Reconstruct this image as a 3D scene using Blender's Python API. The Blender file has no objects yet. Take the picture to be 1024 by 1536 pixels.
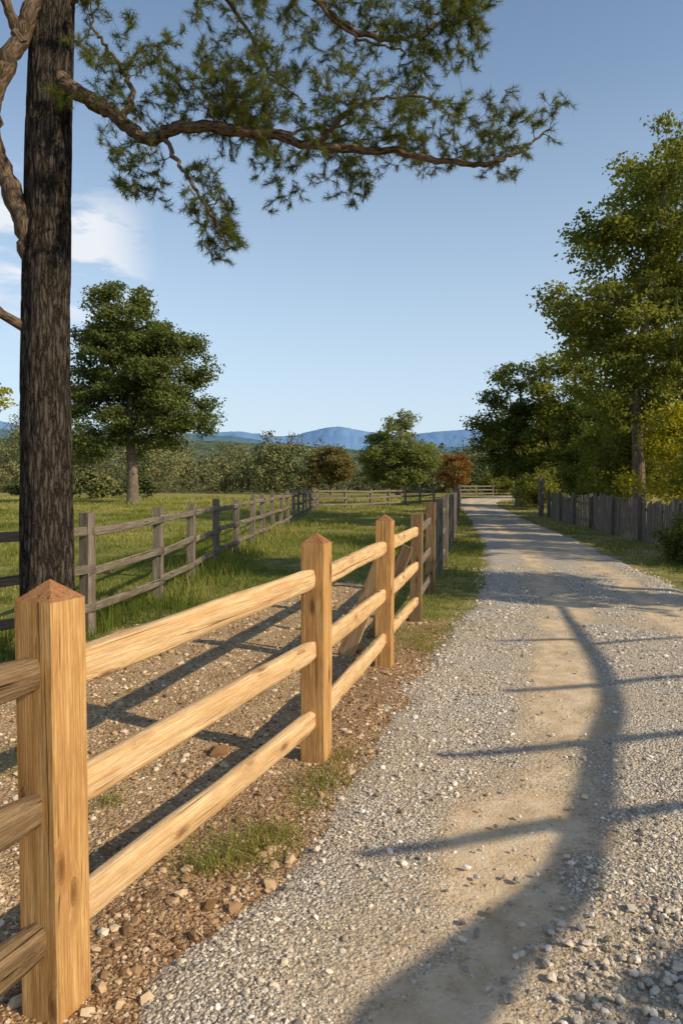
import bpy, math, numpy as np
from mathutils import Vector
rng = np.random.default_rng(7)
scene = bpy.context.scene
COL = scene.collection

# ---------------------------------------------------------------- noise
_T = np.random.default_rng(3).random((256, 256))
def vn(x, y):
    x = np.asarray(x, float); y = np.asarray(y, float)
    xi = np.floor(x).astype(int); yi = np.floor(y).astype(int)
    fx = x - xi; fy = y - yi
    fx = fx*fx*(3-2*fx); fy = fy*fy*(3-2*fy)
    a = _T[xi & 255, yi & 255]; b = _T[(xi+1) & 255, yi & 255]
    c = _T[xi & 255, (yi+1) & 255]; d = _T[(xi+1) & 255, (yi+1) & 255]
    return (a*(1-fx)+b*fx)*(1-fy)+(c*(1-fx)+d*fx)*fy
def fbm(x, y, o=4):
    s = 0; a = .5; n = 0
    for i in range(o):
        s = s + a*vn(x*2**i+17*i, y*2**i+31*i); n += a; a *= .5
    return s/n - .5
def sstep(a, b, x):
    t = np.clip((x-a)/(b-a), 0, 1); return t*t*(3-2*t)

# ---------------------------------------------------------------- mesh helpers
def mesh_np(name, V, Fs, mats, attrs=None, smooth=False, parent=None, midx=None):
    V = np.asarray(V, np.float32)
    if isinstance(Fs, np.ndarray): Fs = [Fs]
    Fs = [np.asarray(f, np.int32) for f in Fs if len(f)]
    me = bpy.data.meshes.new(name)
    loops = np.concatenate([f.ravel() for f in Fs])
    tot = np.concatenate([np.full(len(f), f.shape[1], np.int32) for f in Fs])
    st = np.concatenate([[0], np.cumsum(tot)[:-1]]).astype(np.int32)
    me.vertices.add(len(V)); me.vertices.foreach_set('co', V.ravel())
    me.loops.add(len(loops)); me.loops.foreach_set('vertex_index', loops)
    me.polygons.add(len(tot)); me.polygons.foreach_set('loop_start', st)
    me.polygons.foreach_set('loop_total', tot)
    me.polygons.foreach_set('use_smooth', np.full(len(tot), smooth))
    if midx is not None: me.polygons.foreach_set('material_index', np.asarray(midx, np.int32))
    for k, a in (attrs or {}).items():
        a = np.asarray(a, np.float32)
        if a.ndim == 1:
            at = me.attributes.new(k, 'FLOAT', 'POINT'); at.data.foreach_set('value', a)
        else:
            at = me.attributes.new(k, 'FLOAT_VECTOR', 'POINT'); at.data.foreach_set('vector', a.ravel())
    if not isinstance(mats, (list, tuple)): mats = [mats]
    for m in mats: me.materials.append(m)
    me.update(calc_edges=True)
    ob = bpy.data.objects.new(name, me); COL.objects.link(ob)
    if parent: ob.parent = parent
    return ob
def empty(name):
    e = bpy.data.objects.new(name, None); COL.objects.link(e); e.empty_display_size = .2
    return e
class Batch:
    def __init__(s): s.V = []; s.F = {}; s.A = {}; s.n = 0
    def add(s, V, Fs, **attrs):
        V = np.asarray(V)
        for f in Fs:
            f = np.asarray(f)
            if len(f): s.F.setdefault(f.shape[1], []).append(f+s.n)
        s.V.append(V); s.n += len(V)
        for k, a in attrs.items(): s.A.setdefault(k, []).append(np.asarray(a))
    def make(s, name, mat, smooth=False, parent=None):
        return mesh_np(name, np.concatenate(s.V), [np.concatenate(f) for f in s.F.values()], mat,
                       {k: np.concatenate(a) for k, a in s.A.items()}, smooth, parent)

def frames(P):
    P = np.asarray(P, float)
    T = np.gradient(P, axis=0); T /= np.linalg.norm(T, axis=1)[:, None]+1e-9
    ref = np.array([0, 0, 1.]) if abs(T[0][2]) < .9 else np.array([1., 0, 0])
    N = []; u = np.cross(T[0], ref); u /= np.linalg.norm(u)
    for t in T:
        u = u-np.dot(u, t)*t; u /= np.linalg.norm(u)+1e-9; N.append(u.copy())
    N = np.array(N); return T, N, np.cross(T, N)
def tube(P, R, n=6):
    P = np.asarray(P, float); R = np.asarray(R, float)
    T, N, B = frames(P)
    a = np.linspace(0, 2*np.pi, n, endpoint=False)
    V = P[:, None]+R[:, None, None]*(np.cos(a)[None, :, None]*N[:, None]+np.sin(a)[None, :, None]*B[:, None])
    m = len(P); i = np.arange(m-1)[:, None]*n; j = np.arange(n)[None]; j2 = (j+1) % n
    F = np.stack([i+j, i+j2, i+n+j2, i+n+j], -1).reshape(-1, 4)
    s = np.concatenate([[0], np.cumsum(np.linalg.norm(np.diff(P, axis=0), axis=1))])
    gc = np.stack([np.broadcast_to(s[:, None], (m, n)), R[:, None]*np.cos(a)[None], R[:, None]*np.sin(a)[None]], -1).reshape(-1, 3)
    return V.reshape(-1, 3), [F], gc
def spline(P, k=8):
    P = np.asarray(P, float); Q = np.vstack([2*P[0]-P[1], P, 2*P[-1]-P[-2]]); out = []
    for i in range(1, len(Q)-2):
        t = np.linspace(0, 1, k, endpoint=False)[:, None]
        p0, p1, p2, p3 = Q[i-1], Q[i], Q[i+1], Q[i+2]
        out.append(.5*((2*p1)+(-p0+p2)*t+(2*p0-5*p1+4*p2-p3)*t*t+(-p0+3*p1-3*p2+p3)*t**3))
    out.append(P[-1:]); return np.vstack(out)

# ---------------------------------------------------------------- material helpers
class M:
    def __init__(s, name):
        s.m = bpy.data.materials.new(name); s.m.use_nodes = True
        s.nt = s.m.node_tree; s.nt.nodes.clear()
        s.out = s.nt.nodes.new('ShaderNodeOutputMaterial')
    def n(s, t, **kw):
        nd = s.nt.nodes.new(t)
        for k, v in kw.items(): setattr(nd, k, v)
        return nd
    def l(s, a, b): s.nt.links.new(a, b)
    def attr(s, name): return s.n('ShaderNodeAttribute', attribute_name=name)
    def pos(s): return s.n('ShaderNodeNewGeometry').outputs['Position']
    def mapping(s, src, sc):
        m = s.n('ShaderNodeMapping'); m.inputs['Scale'].default_value = sc; s.l(src, m.inputs['Vector']); return m.outputs[0]
    def noise(s, src, scale, detail=4, rough=.55, dist=0):
        n = s.n('ShaderNodeTexNoise'); s.l(src, n.inputs['Vector'])
        n.inputs['Scale'].default_value = scale; n.inputs['Detail'].default_value = min(detail, 4)
        n.inputs['Roughness'].default_value = rough; n.inputs['Distortion'].default_value = dist
        return n.outputs['Fac']
    def vor(s, src, scale, feat='F1', out='Distance'):
        n = s.n('ShaderNodeTexVoronoi'); n.feature = feat; s.l(src, n.inputs['Vector']); n.inputs['Scale'].default_value = scale
        return n.outputs[out]
    def ramp(s, src, stops, interp='LINEAR'):
        r = s.n('ShaderNodeValToRGB'); s.l(src, r.inputs[0]); cr = r.color_ramp; cr.interpolation = interp
        while len(cr.elements) > 1: cr.elements.remove(cr.elements[-1])
        for i, (p, c) in enumerate(stops):
            e = cr.elements[0] if i == 0 else cr.elements.new(p)
            e.position = p
            if not isinstance(c, (tuple, list)): c = (c, c, c)
            e.color = (*c, 1)
        return r.outputs[0]
    def mix(s, f, a, b, mode='MIX'):
        m = s.n('ShaderNodeMix', data_type='RGBA', blend_type=mode)
        for sock, v in ((m.inputs[0], f), (m.inputs[6], a), (m.inputs[7], b)):
            if isinstance(v, (int, float)): sock.default_value = v
            elif isinstance(v, tuple): sock.default_value = (*v, 1)
            else: s.l(v, sock)
        return m.outputs[2]
    def math(s, op, a, b=0.):
        m = s.n('ShaderNodeMath', operation=op)
        for sock, v in ((m.inputs[0], a), (m.inputs[1], b)):
            if isinstance(v, (int, float)): sock.default_value = v
            else: s.l(v, sock)
        return m.outputs[0]
    def dist_fac(s, d0, d1, v1):
        ln = s.n('ShaderNodeVectorMath', operation='LENGTH'); s.l(s.pos(), ln.inputs[0])
        mr = s.n('ShaderNodeMapRange'); s.l(ln.outputs['Value'], mr.inputs[0])
        for i, v in ((1, d0), (2, d1), (3, 0.), (4, v1)): mr.inputs[i].default_value = v
        return mr.outputs[0]
    def bump(s, h, strength=.5, dist=.01, nrm=None):
        b = s.n('ShaderNodeBump'); b.inputs['Strength'].default_value = strength; b.inputs['Distance'].default_value = dist
        s.l(h, b.inputs['Height'])
        if nrm: s.l(nrm, b.inputs['Normal'])
        return b.outputs[0]
    def bsdf(s, col, rough=.85, nrm=None, spec=.3):
        if rough >= .85:
            p = s.n('ShaderNodeBsdfDiffuse'); ci = p.inputs['Color']
        else:
            p = s.n('ShaderNodeBsdfPrincipled'); ci = p.inputs['Base Color']
            p.inputs['Roughness'].default_value = rough; p.inputs['Specular IOR Level'].default_value = spec
        if isinstance(col, tuple): ci.default_value = (*col, 1)
        else: s.l(col, ci)
        if nrm: s.l(nrm, p.inputs['Normal'])
        return p.outputs[0]
    def done(s, sh): s.l(sh, s.out.inputs['Surface']); return s.m

def leaf_mat(name, c1, c2, c3, trans=.35):
    m = M(name); r = m.attr('rnd').outputs['Fac']
    col = m.ramp(r, [(0., c1), (.5, c2), (1., c3)])
    t = m.n('ShaderNodeBsdfTranslucent')
    tc = m.mix(.5, col, (c3[0]*1.6, c3[1]*1.6, c3[2]*.8))
    m.l(tc, t.inputs[0])
    ms = m.n('ShaderNodeMixShader'); ms.inputs[0].default_value = trans
    m.l(m.bsdf(col, .9), ms.inputs[1]); m.l(t.outputs[0], ms.inputs[2])
    return m.done(ms.outputs[0])

def wood_mat(name, ramp, fine, knot, crack=.5, bs=.5, kn_on=True):
    m = M(name); g = m.attr('gc').outputs['Vector']
    if kn_on:
        kv = m.n('ShaderNodeTexVoronoi'); kv.feature = 'F1'; m.l(m.mapping(g, (2.6, 8, 8)), kv.inputs['Vector']); kv.inputs['Scale'].default_value = 1.2
        kd = kv.outputs['Distance']
        kn = m.ramp(kd, [(0, 1.), (.09, .95), (.14, .55), (.2, .14), (.36, .0)])
        off = m.n('ShaderNodeVectorMath', operation='ADD'); m.l(g, off.inputs[0])
        sc = m.n('ShaderNodeVectorMath', operation='SCALE'); m.l(kn, sc.inputs[0]); sc.inputs['Scale'].default_value = .035
        m.l(sc.outputs[0], off.inputs[1]); g2 = off.outputs[0]
    else: g2 = g
    a = m.noise(m.mapping(g2, (.8, 19, 19)), 2.2, 4, .66, .7)
    col = m.ramp(a, ramp)
    f = m.noise(m.mapping(g2, (2.2, 120, 120)), 2., 3, .7, .2)
    col = m.mix(m.ramp(f, [(.38, .75), (.60, 0.)]), col, fine)
    blot = m.noise(m.mapping(g, (1.4, 5, 5)), 2.6, 4, .65)
    col = m.mix(m.ramp(blot, [(.44, 0.), (.70, .6)]), col, fine)
    if kn_on:
        col = m.mix(m.math('MULTIPLY', kn, .85), col, knot)
    ck = m.noise(m.mapping(g2, (.8, 40, 40)), 1.6, 2, .5, .3)
    ckm = m.ramp(ck, [(.30, crack), (.355, 0.)])
    col = m.mix(ckm, col, tuple(.22*c for c in fine))
    h = m.math('SUBTRACT', m.math('ADD', m.math('MULTIPLY', f, 1.8), m.math('MULTIPLY', a, 1.4)), m.math('MULTIPLY', ckm, 3.))
    return m.done(m.bsdf(col, .9, m.bump(h, bs, .006)))

new_wood = wood_mat('new_pine_wood', [(.3, (.40, .21, .07)), (.48, (.58, .34, .13)), (.68, (.72, .48, .22))], (.34, .165, .06), (.12, .045, .018), .75, .65)
rail_wood = wood_mat('new_rail_wood', [(.3, (.55, .33, .15)), (.5, (.74, .52, .28)), (.7, (.84, .66, .41))], (.46, .265, .12), (.19, .08, .03), .65, .6)
endwood = wood_mat('post_cap_wood', [(.3, (.30, .14, .06)), (.7, (.46, .25, .12))], (.2, .085, .04), (.13, .05, .02), .5)
gray_wood = wood_mat('weathered_wood', [(.3, (.12, .10, .078)), (.5, (.25, .21, .165)), (.7, (.38, .335, .27))], (.12, .094, .068), (.05, .04, .03), .9, .8, False)
brown_wood = wood_mat('aged_shaded_brown_wood', [(.3, (.13, .085, .045)), (.5, (.27, .18, .10)), (.7, (.38, .27, .165))], (.13, .08, .04), (.06, .035, .02), .8, .7)  # aged posts; its dark brown also paints shade onto the nearest rails

def bark_mat(name, c0, c1, c2, sc=1., furrow=False):
    m = M(name); g = m.attr('gc').outputs['Vector']
    if furrow:
        wv = m.n('ShaderNodeTexNoise'); m.l(m.mapping(g, (3, 9, 9)), wv.inputs['Vector']); wv.inputs['Scale'].default_value = 2.5; wv.inputs['Detail'].default_value = 4; wv.inputs['Roughness'].default_value = .7
        ad = m.n('ShaderNodeVectorMath', operation='MULTIPLY_ADD'); m.l(wv.outputs['Color'], ad.inputs[0]); ad.inputs[1].default_value = (.25, .06, .06); m.l(g, ad.inputs[2])
        gg = ad.outputs[0]
        e = m.vor(m.mapping(gg, (3.6, 34, 34)), 1., 'DISTANCE_TO_EDGE')
        v = m.noise(m.mapping(gg, (9, 70, 70)), 1.5, 4, .75)
        pl = m.ramp(e, [(.0, 0.), (.12, .6), (.4, 1.)])
        h = m.math('ADD', m.math('MULTIPLY', pl, .8), m.math('MULTIPLY', v, .95))
        col = m.ramp(m.math('MULTIPLY', h, .65), [(.22, c0), (.62, c1), (.95, c2)])
        return m.done(m.bsdf(col, .95, m.bump(h, 1., .025)))
    v = m.noise(m.mapping(g, (5*sc, 26*sc, 26*sc)), 1.3, 4, .65, .9)
    v2 = m.vor(m.mapping(g, (9*sc, 30*sc, 30*sc)), 1.2)
    h = m.math('ADD', v, m.math('MULTIPLY', v2, .5))
    col = m.ramp(h, [(.45, c0), (.7, c1), (.95, c2)])
    li = m.noise(g, 2.3, 4); col = m.mix(m.ramp(li, [(.45, 0.), (.7, .4)]), col, tuple(1.3*c for c in c2))
    return m.done(m.bsdf(col, .95, m.bump(h, 1., .02)))
pine_bark = bark_mat('pine_bark', (.012, .010, .008), (.064, .053, .043), (.16, .135, .11), furrow=True)
limb_bark = bark_mat('limb_bark', (.025, .017, .012), (.09, .062, .042), (.20, .145, .10), 1.6)
dec_bark = bark_mat('deciduous_bark', (.04, .03, .022), (.13, .095, .07), (.22, .18, .14))

# ---------------------------------------------------------------- road geometry
Lp = np.array([(-4.6,-10),(-1.9,-1.5),(-.66,2.06),(-.34,2.76),(.07,3.93),(.82,6.5),(1.72,9.4),(2.44,12.2),(3.78,19),(5.7,31.7),(8.5,51),(11.6,65),(17.5,74),(30,80),(60,88)])
Rp = np.array([(.2,-10),(2.4,-1.5),(3.5,2.06),(3.7,2.76),(4.05,3.93),(4.5,6.5),(4.9,9.4),(5.35,12.2),(6.4,19),(8.1,31.7),(11.3,51),(14.8,61),(19.5,69),(31,75),(60,82)])
Ls = spline(np.c_[Lp, 0*Lp[:, 0]], 60)[:, :2]; Rs = spline(np.c_[Rp, 0*Rp[:, 0]], 60)[:, :2]
def road_u(x, y):
    """0 at the left edge, 1 at the right edge, valid up to the far bend"""
    l = np.interp(y, Ls[:, 1], Ls[:, 0]); r = np.interp(y, Rs[:, 1], Rs[:, 0])
    return (x-l)/np.maximum(r-l, .5), r-l
def gz(x, y):
    r = np.hypot(x, y)
    z = .035*fbm(x*.9, y*.9, 3)+.03*fbm(x*3.1, y*3.1, 3)*sstep(40, 10, r)
    u, w = road_u(x, y)
    z = z*(1-.7*sstep(-.12, 0., u)*sstep(1.12, 1., u))
    z = z+sstep(-2, -14, x)*.25*sstep(9, 25, y)*(fbm(x*.06, y*.06, 2)+.3)
    z = z-4.5*sstep(90, 220, y)
    return z
def dirt_fields(x, y):
    nb = fbm(x*1.3+5, y*1.3, 4)
    yb = np.interp(x, [-6, -4, -2.9, -2.5, -1.6, -.8, .2, .62, 1.0, 3, 6], [-2, 3.0, 6.0, 7.0, 8.3, 10.6, 11.2, 8.6, 7.6, 8.0, 8.0])
    d = sstep(.5, -.5, (y-yb)+2.4*nb)
    u, w = road_u(x, y)
    d = np.where(u > .5, .35+.6*nb, d)
    fx = np.interp(y, [-2, 2.08, 4, 6.04, 8], [-2.4, -.87, -.145, .37, .86])
    red = sstep(-.5, .1, x-fx+.8*nb)*sstep(9.5, 7.5, y)
    return np.clip(d, 0, 1), np.clip(red, 0, 1)

# ground sheet: one log-polar sheet out to the horizon
ang = np.concatenate([np.radians(np.arange(-180, -48, 3.)), np.radians(np.arange(-48, 48, .26)), np.radians(np.arange(48, 180.1, 3.))])
rad = np.concatenate([[.02], .35*1.024**np.arange(0, 440)])
rad = rad[rad < 9500]
A_, R_ = np.meshgrid(ang, rad)
X = R_*np.sin(A_); Y = R_*np.cos(A_); Z = gz(X, Y)
na, nr = len(ang), len(rad)
i = np.arange(nr-1)[:, None]*na; j = np.arange(na-1)[None]
F = np.stack([i+j, i+j+1, i+na+j+1, i+na+j], -1).reshape(-1, 4)
D, RD = dirt_fields(X, Y)
m = M('ground'); p = m.pos()
far = m.noise(p, .07, 4); near = m.noise(p, 2.2, 4, .65); fine = m.noise(p, 26, 4, .7)
gcol = m.mix(m.ramp(far, [(.36, 0.), (.54, 1.)]), (.16, .18, .045), (.36, .31, .11))
gcol = m.mix(m.ramp(near, [(.4, 0.), (.62, .7)]), gcol, (.09, .11, .03))
gcol = m.mix(m.ramp(fine, [(.45, 0.), (.65, .5)]), gcol, (.26, .21, .09))
gcol = m.mix(m.dist_fac(110, 220, .92), gcol, (.06, .085, .035))
vt = m.n('ShaderNodeTexVoronoi'); m.l(p, vt.inputs['Vector']); vt.inputs['Scale'].default_value = 60
v1 = vt.outputs['Distance']
dcol = m.ramp(m.noise(p, 3.2, 4, .7), [(.3, (.30, .185, .09)), (.5, (.47, .32, .175)), (.72, (.63, .46, .27))])
bw = m.n('ShaderNodeRGBToBW'); m.l(vt.outputs['Color'], bw.inputs[0])
dcol = m.mix(m.ramp(bw.outputs[0], [(.45, 0.), (.8, .6)]), dcol, (.60, .47, .31))
dcol = m.mix(m.ramp(v1, [(.35, 0.), (.8, .55)]), dcol, (.17, .10, .052))
rcol = m.ramp(m.noise(p, 9, 4, .75), [(.3, (.14, .075, .038)), (.5, (.30, .175, .095)), (.68, (.48, .32, .18))])
dcol = m.mix(m.math('MULTIPLY', m.attr('red').outputs['Fac'], .7), dcol, rcol)
dm = m.math('ADD', m.attr('dirt').outputs['Fac'], m.math('MULTIPLY', m.math('SUBTRACT', fine, .5), 1.3))
col = m.mix(m.ramp(dm, [(.35, 0.), (.6, 1.)]), gcol, dcol)
h = m.math('ADD', m.math('MULTIPLY', v1, -1.), m.math('ADD', m.math('MULTIPLY', fine, 1.6), m.math('MULTIPLY', near, 2.5)))
ground_mat = m.done(m.bsdf(col, .95, m.bump(h, .9, .014)))
mesh_np('ground', np.stack([X, Y, Z], -1).reshape(-1, 3), F[:, ::-1], ground_mat, {'dirt': D.ravel(), 'red': RD.ravel()}, True)

# gravel road
def arc(P):
    s = np.concatenate([[0], np.cumsum(np.linalg.norm(np.diff(P, axis=0), axis=1))]); return s
t = np.arange(len(Ls))
dist = np.hypot(*((Ls+Rs)/2).T)
tt = [0.]
while tt[-1] < len(Ls)-1:
    k = tt[-1]; c0 = int(k); seg = np.linalg.norm(((Ls+Rs)/2)[min(c0+1, len(Ls)-1)]-((Ls+Rs)/2)[c0])+1e-6
    dd = dist[c0]; tt.append(k+max(.035, .010*dd)/seg)
tt = np.clip(np.array(tt), 0, len(Ls)-1)
LL = np.stack([np.interp(tt, t, Ls[:, k]) for k in (0, 1)], -1); RR = np.stack([np.interp(tt, t, Rs[:, k]) for k in (0, 1)], -1)
us = np.linspace(-.1, 1.1, 160)
P2 = LL[:, None]+(RR-LL)[:, None]*us[None, :, None]
W = np.linalg.norm(RR-LL, axis=1)[:, None]
X, Y = P2[..., 0], P2[..., 1]
U = np.broadcast_to(us[None], X.shape)
e = np.minimum(U, 1-U)*W
e = e+.36*fbm(X*2.2, Y*2.2, 4)
def sandf(U, X, Y):
    c = np.interp(Y, [-5, 2.2, 4.4, 9.4, 30], [.18, .245, .30, .37, .33])
    n = fbm(X*1.7, Y*.9, 4)
    s = .95*np.exp(-np.abs((U-c)/(.088+.08*n))**2.)+.65*np.exp(-((U-.76)/(.09+.06*n))**2)
    s = s+.35*sstep(.05, .35, fbm(X*.9+40, Y*.5, 3)+.15)
    return np.clip(s*(1+1.9*fbm(X*3.1, Y*2.2, 3)), 0, 1)
SA = sandf(U, X, Y)
def road_z(X, Y, e, s):
    return .03-.08*sstep(.22, -.18, e)+.012*fbm(X*5, Y*5, 3)-.014*s+.02*fbm(X*1.1, Y*1.1, 2)*.7
Zr = road_z(X, Y, e, SA)
m = M('gravel_road'); p = m.pos(); s = m.attr('sand').outputs['Fac']
vt = m.n('ShaderNodeTexVoronoi'); m.l(p, vt.inputs['Vector']); vt.inputs['Scale'].default_value = 75
v1 = vt.outputs['Distance']
b1 = m.n('ShaderNodeRGBToBW'); m.l(vt.outputs['Color'], b1.inputs[0])
st = m.ramp(b1.outputs[0], [(.2, (.35, .305, .25)), (.5, (.58, .52, .435)), (.85, (.82, .76, .665))])
fine = m.noise(p, 45, 4, .7)
st = m.mix(m.ramp(v1, [(.35, 0.), (.85, .65)]), st, (.20, .16, .115))
sand = m.ramp(m.noise(p, 6, 4, .7), [(.3, (.45, .325, .185)), (.5, (.60, .455, .29)), (.7, (.70, .565, .395))])
sm = m.math('ADD', s, m.math('MULTIPLY', m.math('SUBTRACT', fine, .5), 1.6))
smr = m.ramp(sm, [(.25, 0.), (.8, .92)])
tint = m.noise(p, 1.6, 4, .65)
st = m.mix(m.ramp(tint, [(.38, 0.), (.66, .6)]), st, (.56, .435, .285))
col = m.mix(smr, st, sand)
inv = m.math('SUBTRACT', 1.0, smr)
h = m.math('ADD', m.math('MULTIPLY', m.math('MULTIPLY', v1, -1.6), inv), m.math('MULTIPLY', fine, .8))
road_mat = m.done(m.bsdf(col, .93, m.bump(h, .9, .011)))
nr, nc = X.shape
i = np.arange(nr-1)[:, None]*nc; j = np.arange(nc-1)[None]
F = np.stack([i+j, i+j+1, i+nc+j+1, i+nc+j], -1).reshape(-1, 4)
mesh_np('gravel_road', np.stack([X, Y, Zr], -1).reshape(-1, 3), F, road_mat, {'sand': SA.ravel()}, True)

# ---------------------------------------------------------------- stones
phi = (1+5**.5)/2
IV = np.array([(-1,phi,0),(1,phi,0),(-1,-phi,0),(1,-phi,0),(0,-1,phi),(0,1,phi),(0,-1,-phi),(0,1,-phi),(phi,0,-1),(phi,0,1),(-phi,0,-1),(-phi,0,1)], float)/math.sqrt(1+phi*phi)
IF = np.array([(0,11,5),(0,5,1),(0,1,7),(0,7,10),(0,10,11),(1,5,9),(5,11,4),(11,10,2),(10,7,6),(7,1,8),(3,9,4),(3,4,2),(3,2,6),(3,6,8),(3,8,9),(4,9,5),(2,4,11),(6,2,10),(8,6,7),(9,8,1)])
CV = np.array([(x, y, z) for x in (-1, 1) for y in (-1, 1) for z in (-1, 1)], float)*.62
CF = np.array([(0,1,3,2),(4,6,7,5),(0,4,5,1),(2,3,7,6),(0,2,6,4),(1,5,7,3)])
def rotm(n, rng):
    q = rng.normal(size=(n, 4)); q /= np.linalg.norm(q, axis=1)[:, None]; w, x, y, z = q.T
    return np.stack([1-2*(y*y+z*z), 2*(x*y-z*w), 2*(x*z+y*w), 2*(x*y+z*w), 1-2*(x*x+z*z), 2*(y*z-x*w), 2*(x*z-y*w), 2*(y*z+x*w), 1-2*(x*x+y*y)], -1).reshape(n, 3, 3)
def stones(name, C, r, mat, rnd=None, flat=.65):
    rnd = rng.random(len(C)) if rnd is None else rnd
    b = Batch()
    big = r > .0085
    for msk, BV, BF in ((big, IV, IF), (~big, CV, CF)):
        n = int(msk.sum()); nv = len(BV)
        if not n: continue
        V = BV[None]*(1+.3*rng.uniform(-1, 1, (n, nv, 1)))*rng.uniform(.6, 1.25, (n, 1, 3))
        V = np.einsum('nij,nkj->nki', rotm(n, rng), V); V[..., 2] *= flat
        V = V*r[msk][:, None, None]+C[msk][:, None]
        F = (BF[None]+np.arange(n)[:, None, None]*nv).reshape(-1, BF.shape[1])
        b.add(V.reshape(-1, 3), [F], rnd=np.repeat(rnd[msk], nv))
    return b.make(name, mat)
def stone_mat(name, stops):
    m = M(name); r = m.attr('rnd').outputs['Fac']
    return m.done(m.bsdf(m.ramp(r, stops), .88))
gray_stone = stone_mat('gravel_stone', [(0, (.21, .18, .14)), (.3, (.40, .35, .285)), (.6, (.58, .52, .43)), (.85, (.66, .53, .375)), (1, (.86, .81, .72))])
dirt_stone = stone_mat('soil_stone', [(0, (.16, .09, .045)), (.35, (.36, .225, .12)), (.65, (.52, .37, .225)), (.9, (.60, .47, .32)), (1, (.70, .60, .47))])

N = 170000
y = np.exp(rng.uniform(np.log(1.5), np.log(13), N))
x = rng.uniform(-.62, .56, N)*y+.1
u, w = road_u(x, y); e = np.minimum(u, 1-u)*w+.36*fbm(x*2.2, y*2.2, 4); s = sandf(u, x, y)
dens = fbm(x*1.5+9, y*1.5, 4)
keep = (e > -.16) & (rng.random(N) < np.clip(1.05-1.05*s, .09, 1)*np.clip(.65+2.2*dens, .15, 1)*sstep(-.16, .12, e)**.6)
x, y, e, s = x[keep], y[keep], e[keep], s[keep]
r = (.0032+.0006*y)*np.exp(rng.normal(0, .42, len(x))); r = np.minimum(r, .022)
r[s > .5] *= .7
z = np.maximum(road_z(x, y, e, s), gz(x, y))+r*.2
stones('road_gravel', np.stack([x, y, z], -1), r, gray_stone)
xa = rng.normal(1.2, .36, 500); ya = rng.normal(2.05, .26, 500)
xb = rng.uniform(-.5, .5, 420); yb = np.exp(rng.uniform(np.log(1.7), np.log(10), 420)); xb = xb*yb+.3
x = np.r_[xa, xb]; y = np.r_[ya, yb]; u, w = road_u(x, y); k = (u > -.02) & (u < 1) & (x > .35*(y < 2.6)-1*(y >= 2.6)); x, y, u, w = x[k], y[k], u[k], w[k]
r = rng.uniform(.009, .019, len(x)); e = np.minimum(u, 1-u)*w
stones('pebbles', np.stack([x, y, road_z(x, y, e, 0*e)+r*.3], -1), r, gray_stone)
N = 80000
y = np.exp(rng.uniform(np.log(1.4), np.log(12), N)); x = rng.uniform(-.7, .16, N)*y
u, w = road_u(x, y); D, RD = dirt_fields(x, y)
k = (u*w < .15) & (rng.random(N) < D*.85*(.4+.6*(fbm(x*2, y*2)+.5)))
x, y, RD = x[k], y[k], RD[k]
r = (.0030+.0007*y)*np.exp(rng.normal(0, .55, len(x))); r = np.minimum(r, .03)
stones('soil_gravel', np.stack([x, y, gz(x, y)+r*.15], -1), r, dirt_stone, np.clip(rng.random(len(x))-.15*RD, 0, 1))
N = 240
y = np.exp(rng.uniform(np.log(1.6), np.log(8), N)); x = rng.uniform(-.55, .05, N)*y
u, w = road_u(x, y); k = u*w < .1; x, y = x[k], y[k]; r = rng.uniform(.01, .03, len(x))
x = np.r_[x, -.72, -.4, -.28, -.62]; y = np.r_[y, 4.05, 2.55, 2.7, 2.75]; r = np.r_[r, .06, .03, .028, .03]
stones('rocks', np.stack([x, y, gz(x, y)+r*.25], -1), r, dirt_stone)

N = 2600
y = np.exp(rng.uniform(np.log(1.4), np.log(8.5), N)); x = rng.uniform(-.6, .16, N)*y
u, w = road_u(x, y); D, RD = dirt_fields(x, y); k = (u*w < .15) & (rng.random(N) < .15+.85*RD); x, y = x[k], y[k]; n = len(x)
L = rng.uniform(.006, .024, n); wd = rng.uniform(.001, .003, n); a = rng.uniform(0, np.pi, n)
d = np.stack([np.cos(a), np.sin(a), rng.normal(0, .25, n)], -1)*L[:, None]; q = np.stack([-np.sin(a), np.cos(a), 0*a], -1)*wd[:, None]
C = np.stack([x, y, gz(x, y)+.007], -1)
V = np.stack([C-d-q, C+d-q, C+d+q, C-d+q], 1).reshape(-1, 3)
m = M('chips'); chip = m.done(m.bsdf(m.ramp(m.attr('rnd').outputs['Fac'], [(0, (.12, .06, .03)), (.5, (.30, .18, .10)), (1, (.5, .37, .23))]), .9))
mesh_np('wood_chips', V, np.arange(4*n).reshape(-1, 4), chip, {'rnd': np.repeat(rng.random(n), 4)})

# ---------------------------------------------------------------- grass
grass_mat = leaf_mat('grass', (.075, .11, .02), (.165, .20, .04), (.40, .35, .12), .35)
def blades(name, x, y, h, w, rnd, zf=gz, lean=.5):
    n = len(x); a = rng.uniform(0, 2*np.pi, n); b = rng.uniform(0, 2*np.pi, n)
    C = np.stack([x, y, zf(x, y)-.005], -1)
    q = np.stack([np.cos(a), np.sin(a), 0*a], -1)*w[:, None]*.5
    ln = np.abs(rng.normal(0, lean, n))[:, None]*h[:, None]
    d = np.stack([np.cos(b), np.sin(b), 0*b], -1)*ln
    up = np.array([0, 0, 1.])*h[:, None]
    M1 = C+up*.55+d*.35; T = C+up*.95+d
    V = np.stack([C-q, C+q, M1+q*.8, M1-q*.8, T], 1).reshape(-1, 3)
    k = np.arange(n)[:, None]*5
    return mesh_np(name, V, [k+np.array([[0, 1, 2, 3]]), k+np.array([[3, 2, 4]])], grass_mat, {'rnd': np.repeat(rnd, 5)}, True)
N = 330000
y = np.exp(rng.uniform(np.log(4.5), np.log(70), N)); x = rng.uniform(-.62, .62, N)*y
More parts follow.
